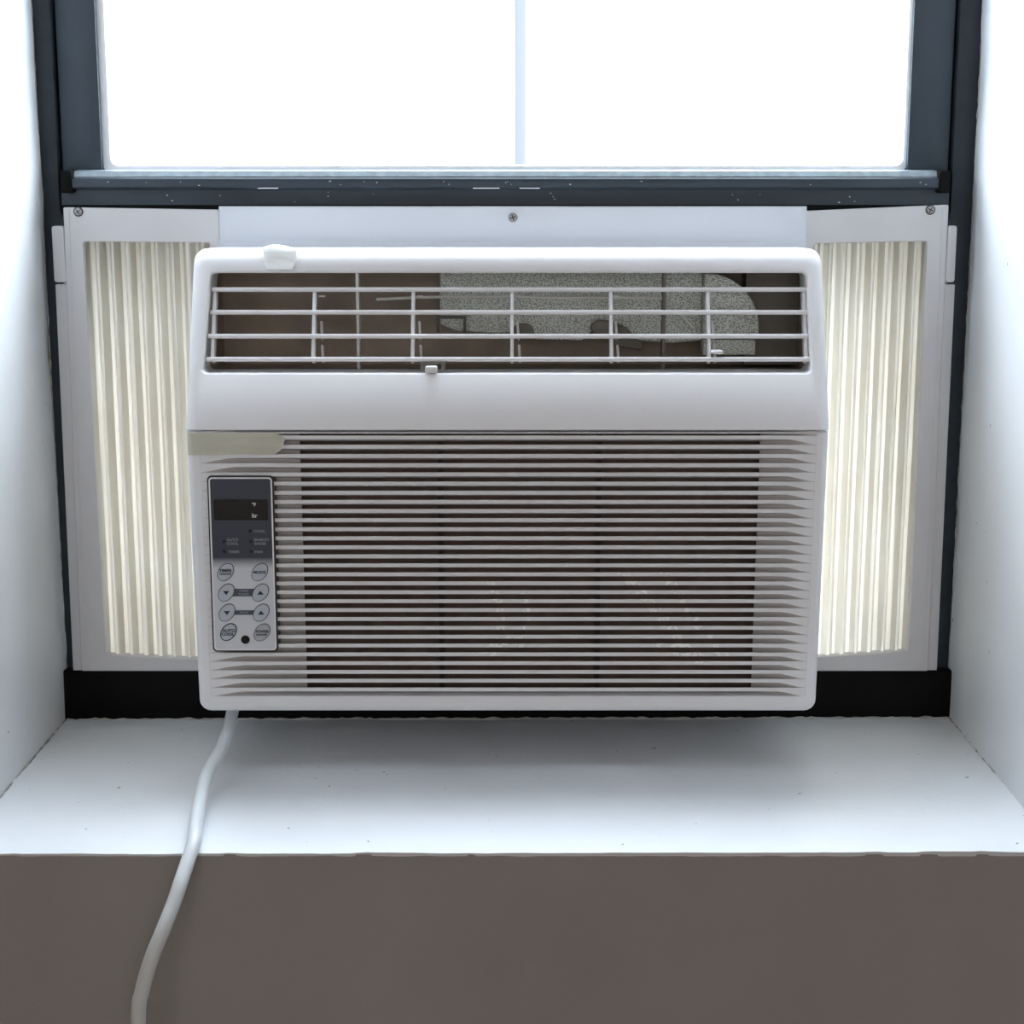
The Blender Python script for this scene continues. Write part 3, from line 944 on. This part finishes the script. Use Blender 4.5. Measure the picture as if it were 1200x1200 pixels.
# power cord dropping over the sill
tube('power_cord', [(-0.2225, 1.2900, 0.8990), (-0.2222, 1.2750, 0.8890), (-0.2205, 1.2400, 0.8800), (-0.2200, 1.2000, 0.8740), (-0.2245, 1.1600, 0.8665), (-0.2215, 1.1100, 0.8602),
                    (-0.2175, 1.0750, 0.8578), (-0.2150, 1.0560, 0.8558), (-0.2192, 1.0330, 0.8397), (-0.2232, 1.0220, 0.8266), (-0.2289, 1.0120, 0.8120), (-0.2357, 1.0060, 0.7951), (-0.2414, 1.0030, 0.7756), (-0.2447, 1.0010, 0.7525),
                    (-0.2460, 1.0020, 0.6500), (-0.2430, 1.0100, 0.4500), (-0.2420, 1.0150, 0.2200), (-0.2400, 1.0200, 0.0400), (-0.2100, 0.9600, 0.0060), (-0.0800, 0.9300, 0.0055)],
     0.0049, M['cord_plastic'], ac, n=16, per=10, label='pale grey power cord hanging over the sill edge')


# ------------------------------------------------------------------ accordion side panels
def side_panel(sgn, label, q):
    """q: corners of the frame in room x/z, outer edge first"""
    t = thing('side_panel', (q['ot'][0] if sgn < 0 else q['ot'][0], 1.345, 0.8925), label, 'side panel', 'accordion side panels')
    yf, yb = 1.3400, 1.3490
    (otx, otz), (itx, itz), (ibx, ibz), (obx, obz) = q['ot'], q['it'], q['ib'], q['ob']
    (a1, b1), (a2, b2), (a3, b3), (a4, b4) = q['hot'], q['hit'], q['hib'], q['hob']

    def quad(c, r, n=4):
        out = []
        N = 4
        for k in range(4):
            p, pr, nx = Vector(c[k]), Vector(c[k - 1]), Vector(c[(k + 1) % 4])
            d0, d1 = (pr - p).normalized(), (nx - p).normalized()
            s0, s1 = p + d0 * r, p + d1 * r
            for i in range(n + 1):
                u = i / n
                out.append(s0 * (1 - u) ** 2 + p * 2 * u * (1 - u) + s1 * u * u)
        return out
    O = quad([(otx, otz), (itx, itz), (ibx, ibz), (obx, obz)], 0.0015)
    O2 = quad([(otx - sgn * 0.0008, otz - 0.0008), (itx, itz - 0.0008), (ibx, ibz + 0.0008), (obx - sgn * 0.0008, obz + 0.0008)], 0.0015)
    H = quad([(a1, b1), (a2, b2), (a3, b3), (a4, b4)], 0.0030)
    H2 = [p + (Vector(((a1 + a2 + a3 + a4) / 4, (b1 + b3) / 2)) - p).normalized() * 0.0007 for p in H]
    lp = [[(p.x, yb, p.y) for p in O], [(p.x, yf + 0.0008, p.y) for p in O], [(p.x, yf, p.y) for p in O2], [(p.x, yf, p.y) for p in H], [(p.x, yf + 0.0012, p.y) for p in H2], [(p.x, yb, p.y) for p in H2]]
    V, F = loft(lp + [lp[0]])
    build('panel_frame', V, F, M['panel_plastic'], t, smooth=True, angle=20)
    # recessed flange along the outer edge, and the catch above it
    fz = q['flange_top']
    fo, fb = q['flange']
    fl = [(fo, fz), (otx + (obx - otx) * 0.17, fz), (obx, obz), (fb, obz)]
    plate('edge_flange', fl, yf + 0.0025, yb, M['panel_plastic'], t, bevel=0.0004)
    tx0, tx1, tz0, tz1 = q['tab']
    plate('side_catch', rrect(min(tx0, tx1), max(tx0, tx1), tz0, tz1, 0.002, 3), yf + 0.0005, yb, M['panel_plastic'], t, bevel=0.0006)
    # pressed rib along the outer stile
    q0 = Vector((otx - sgn * 0.0040, otz - 0.003)); q1 = Vector((obx - sgn * 0.0040, obz + 0.003))
    V = []
    for y in (yf - 0.0004, yf + 0.001):
        V += [(q0.x - 0.0007, y, q0.y), (q0.x + 0.0007, y, q0.y), (q1.x + 0.0007, y, q1.y), (q1.x - 0.0007, y, q1.y)]
    build('pressed_rib', V, [(0, 1, 2, 3), (7, 6, 5, 4), (0, 4, 5, 1), (1, 5, 6, 2), (2, 6, 7, 3), (3, 7, 4, 0)], M['panel_plastic'], t)
    # pleated vinyl curtain
    z0, z1 = min(b3, b4) - 0.003, max(b1, b2) + 0.003
    xo, xi = (a1 + a4) / 2 + sgn * 0.003, q['pleat_end']
    npl = 9
    prof = []
    rnd = random.Random(3 if sgn < 0 else 9)
    W = xi - xo
    for k in range(npl):
        b = xo + W * k / npl
        p = W / npl
        j = rnd.uniform(-0.04, 0.04)
        prof += [(b, 0.0), (b + p * (0.14 + j), 0.0), (b + p * (0.20 + j), 0.0012), (b + p * (0.36 + j), 0.0110), (b + p * (0.40 + j), 0.0124), (b + p * (0.62 + j), 0.0126), (b + p * (0.68 + j), 0.0112), (b + p * 0.94, 0.0014)]
    prof.append((xi, 0.0))
    nzs = 14
    V, F = [], []
    n = len(prof)
    for k in range(nzs + 1):
        u = k / nzs
        z = z0 + (z1 - z0) * u
        for i, (x, d) in enumerate(prof):
            lean = q['lean'] * (u - 0.5) * (1 - abs(x - xo) / abs(W)) if False else q['lean'] * (u - 0.5)
            V.append((x + lean + wob(i * 0.31, z, 2.0, 6, 0.0008), 1.3445 + d + wob(i * 0.7, z, 1.0, 5, 0.0012), z))
    for k in range(nzs):
        for i in range(n - 1):
            F.append((k * n + i, k * n + i + 1, (k + 1) * n + i + 1, (k + 1) * n + i))
    build('pleated_curtain', V, F, M['vinyl'], t, smooth=True, angle=25, recalc=False, label='yellowed translucent pleated curtain lit from outside')
    sx, sz = q['screw']
    screw(sx, yf - 0.0004, sz, 0.0034, t, 35 if sgn < 0 else 65)
    return t


side_panel(-1, 'pleated side panel beside the control buttons, on the power cord side of the unit', dict(
    ot=(-0.3574, 1.2757), it=(-0.2338, 1.2738), ib=(-0.2338, 0.8925), ob=(-0.3618, 0.8925),
    hot=(-0.3431, 1.2492), hit=(-0.2405, 1.2485), hib=(-0.2405, 0.9010), hob=(-0.3407, 0.9060),
    flange_top=1.2145, flange=(-0.3674, -0.3692), tab=(-0.3676, -0.3580, 1.2165, 1.2610), lean=-0.001, pleat_end=-0.2370, screw=(-0.3455, 1.2723)))
side_panel(1, 'pleated side panel on the side of the unit away from the power cord', dict(
    ot=(0.3476, 1.2777), it=(0.2265, 1.2725), ib=(0.2265, 0.8925), ob=(0.3496, 0.8925),
    hot=(0.3322, 1.2496), hit=(0.2410, 1.2478), hib=(0.2410, 0.9030), hob=(0.3328, 0.9092),
    flange_top=1.2145, flange=(0.3564, 0.3575), tab=(0.3480, 0.3554, 1.2165, 1.2612), lean=0.001, pleat_end=0.2330, screw=(0.3331, 1.2737)))

# ------------------------------------------------------------------ bits of tape
tp = [(-0.2438, 1.1116), (-0.1745, 1.1110), (-0.1712, 1.1088), (-0.1682, 1.1070), (-0.1690, 1.1055), (-0.1697, 1.1040), (-0.1700, 1.1020), (-0.1712, 1.1000), (-0.1735, 1.0985), (-0.1760, 1.0972), (-0.1900, 1.0958), (-0.2120, 1.0945), (-0.2330, 1.0938), (-0.2420, 1.0942)]
nxs, nzs = 48, 16
V, F = [], []


def tape_edge(u):
    """right end of the strip for height fraction u (0 foot, 1 top)"""
    pts = [(0.0, -0.1770), (0.12, -0.1735), (0.3, -0.1706), (0.55, -0.1698), (0.75, -0.1684), (0.88, -0.1712), (1.0, -0.1750)]
    for (a, xa), (b, xb) in zip(pts[:-1], pts[1:]):
        if u <= b: return xa + (xb - xa) * (u - a) / (b - a)
    return pts[-1][1]


for k in range(nzs + 1):
    u = k / nzs
    for i in range(nxs + 1):
        s_ = i / nxs
        x = -0.2418 + (tape_edge(u) + 0.2418) * s_
        z = (1.0950 + 0.0010 * s_) + (1.1117 - 1.0950 - 0.0010 * s_) * u
        ph = ((z - 1.1083) / pitch) % 1.0
        sag = 0.0005 * math.sin(math.pi * ph) * min(1, max(0, (x + 0.232) * 60))
        edge = max(0, (-0.2380 - x) / 0.0045)
        y = FY - 0.0013 + sag + 0.0030 * edge ** 2 + wob(x, 1, z, 120, 0.0003)
        if i == nxs: y -= 0.0006 + 0.0005 * noise.noise(Vector((0, 0, z * 900)))
        V.append((x, y, z))
for k in range(nzs):
    for i in range(nxs):
        a = k * (nxs + 1) + i
        F.append((a, a + 1, a + nxs + 2, a + nxs + 1))
tag(build('masking_tape', V, F, M['tape_cream'], smooth=True, recalc=False), 'cream masking tape strip stuck across the top corner of the slatted grille', 'tape')

# scrap of white tape folded over the top edge of the unit
V, F = [], []
nu, nv = 24, 20
for j in range(nv + 1):
    t_ = j / nv
    for i in range(nu + 1):
        s_ = i / nu
        left = -0.1925 + 0.016 * max(0, t_ - 0.35) + 0.003 * math.sin(t_ * 5)
        right = -0.1665 + 0.003 * math.sin(t_ * 3.2)
        x = left + (right - left) * s_
        hump = math.sin(math.pi * min(1, max(0, s_))) ** 0.6
        if t_ < 0.45:                                       # over the top edge
            w = t_ / 0.45
            y = 1.286 - 0.013 * w
            z = 1.2440 + 0.0042 * hump * math.sin(math.pi * (0.25 + 0.55 * w)) * (1.15 - 0.7 * s_)
        else:                                              # down the sloping face
            w = (t_ - 0.45) / 0.55
            _, y, z = slope(0, SL - 0.002 - 0.0135 * w, 0.0006 + 0.0012 * hump * (1 - w) * (1.1 - 0.7 * s_))
        V.append((x + wob(x, t_, 2, 60, 0.0006), y + wob(x, t_, 5, 90, 0.0005), z))
for j in range(nv):
    for i in range(nu):
        a = j * (nu + 1) + i
        F.append((a, a + 1, a + nu + 2, a + nu + 1))
o = build('tape_scrap', V, F, M['tape_white'], smooth=True, angle=80)
so = o.modifiers.new('thickness', 'SOLIDIFY'); so.thickness = 0.0006; so.offset = 1
tag(o, 'crumpled white tape scrap folded over the top edge of the unit', 'tape')
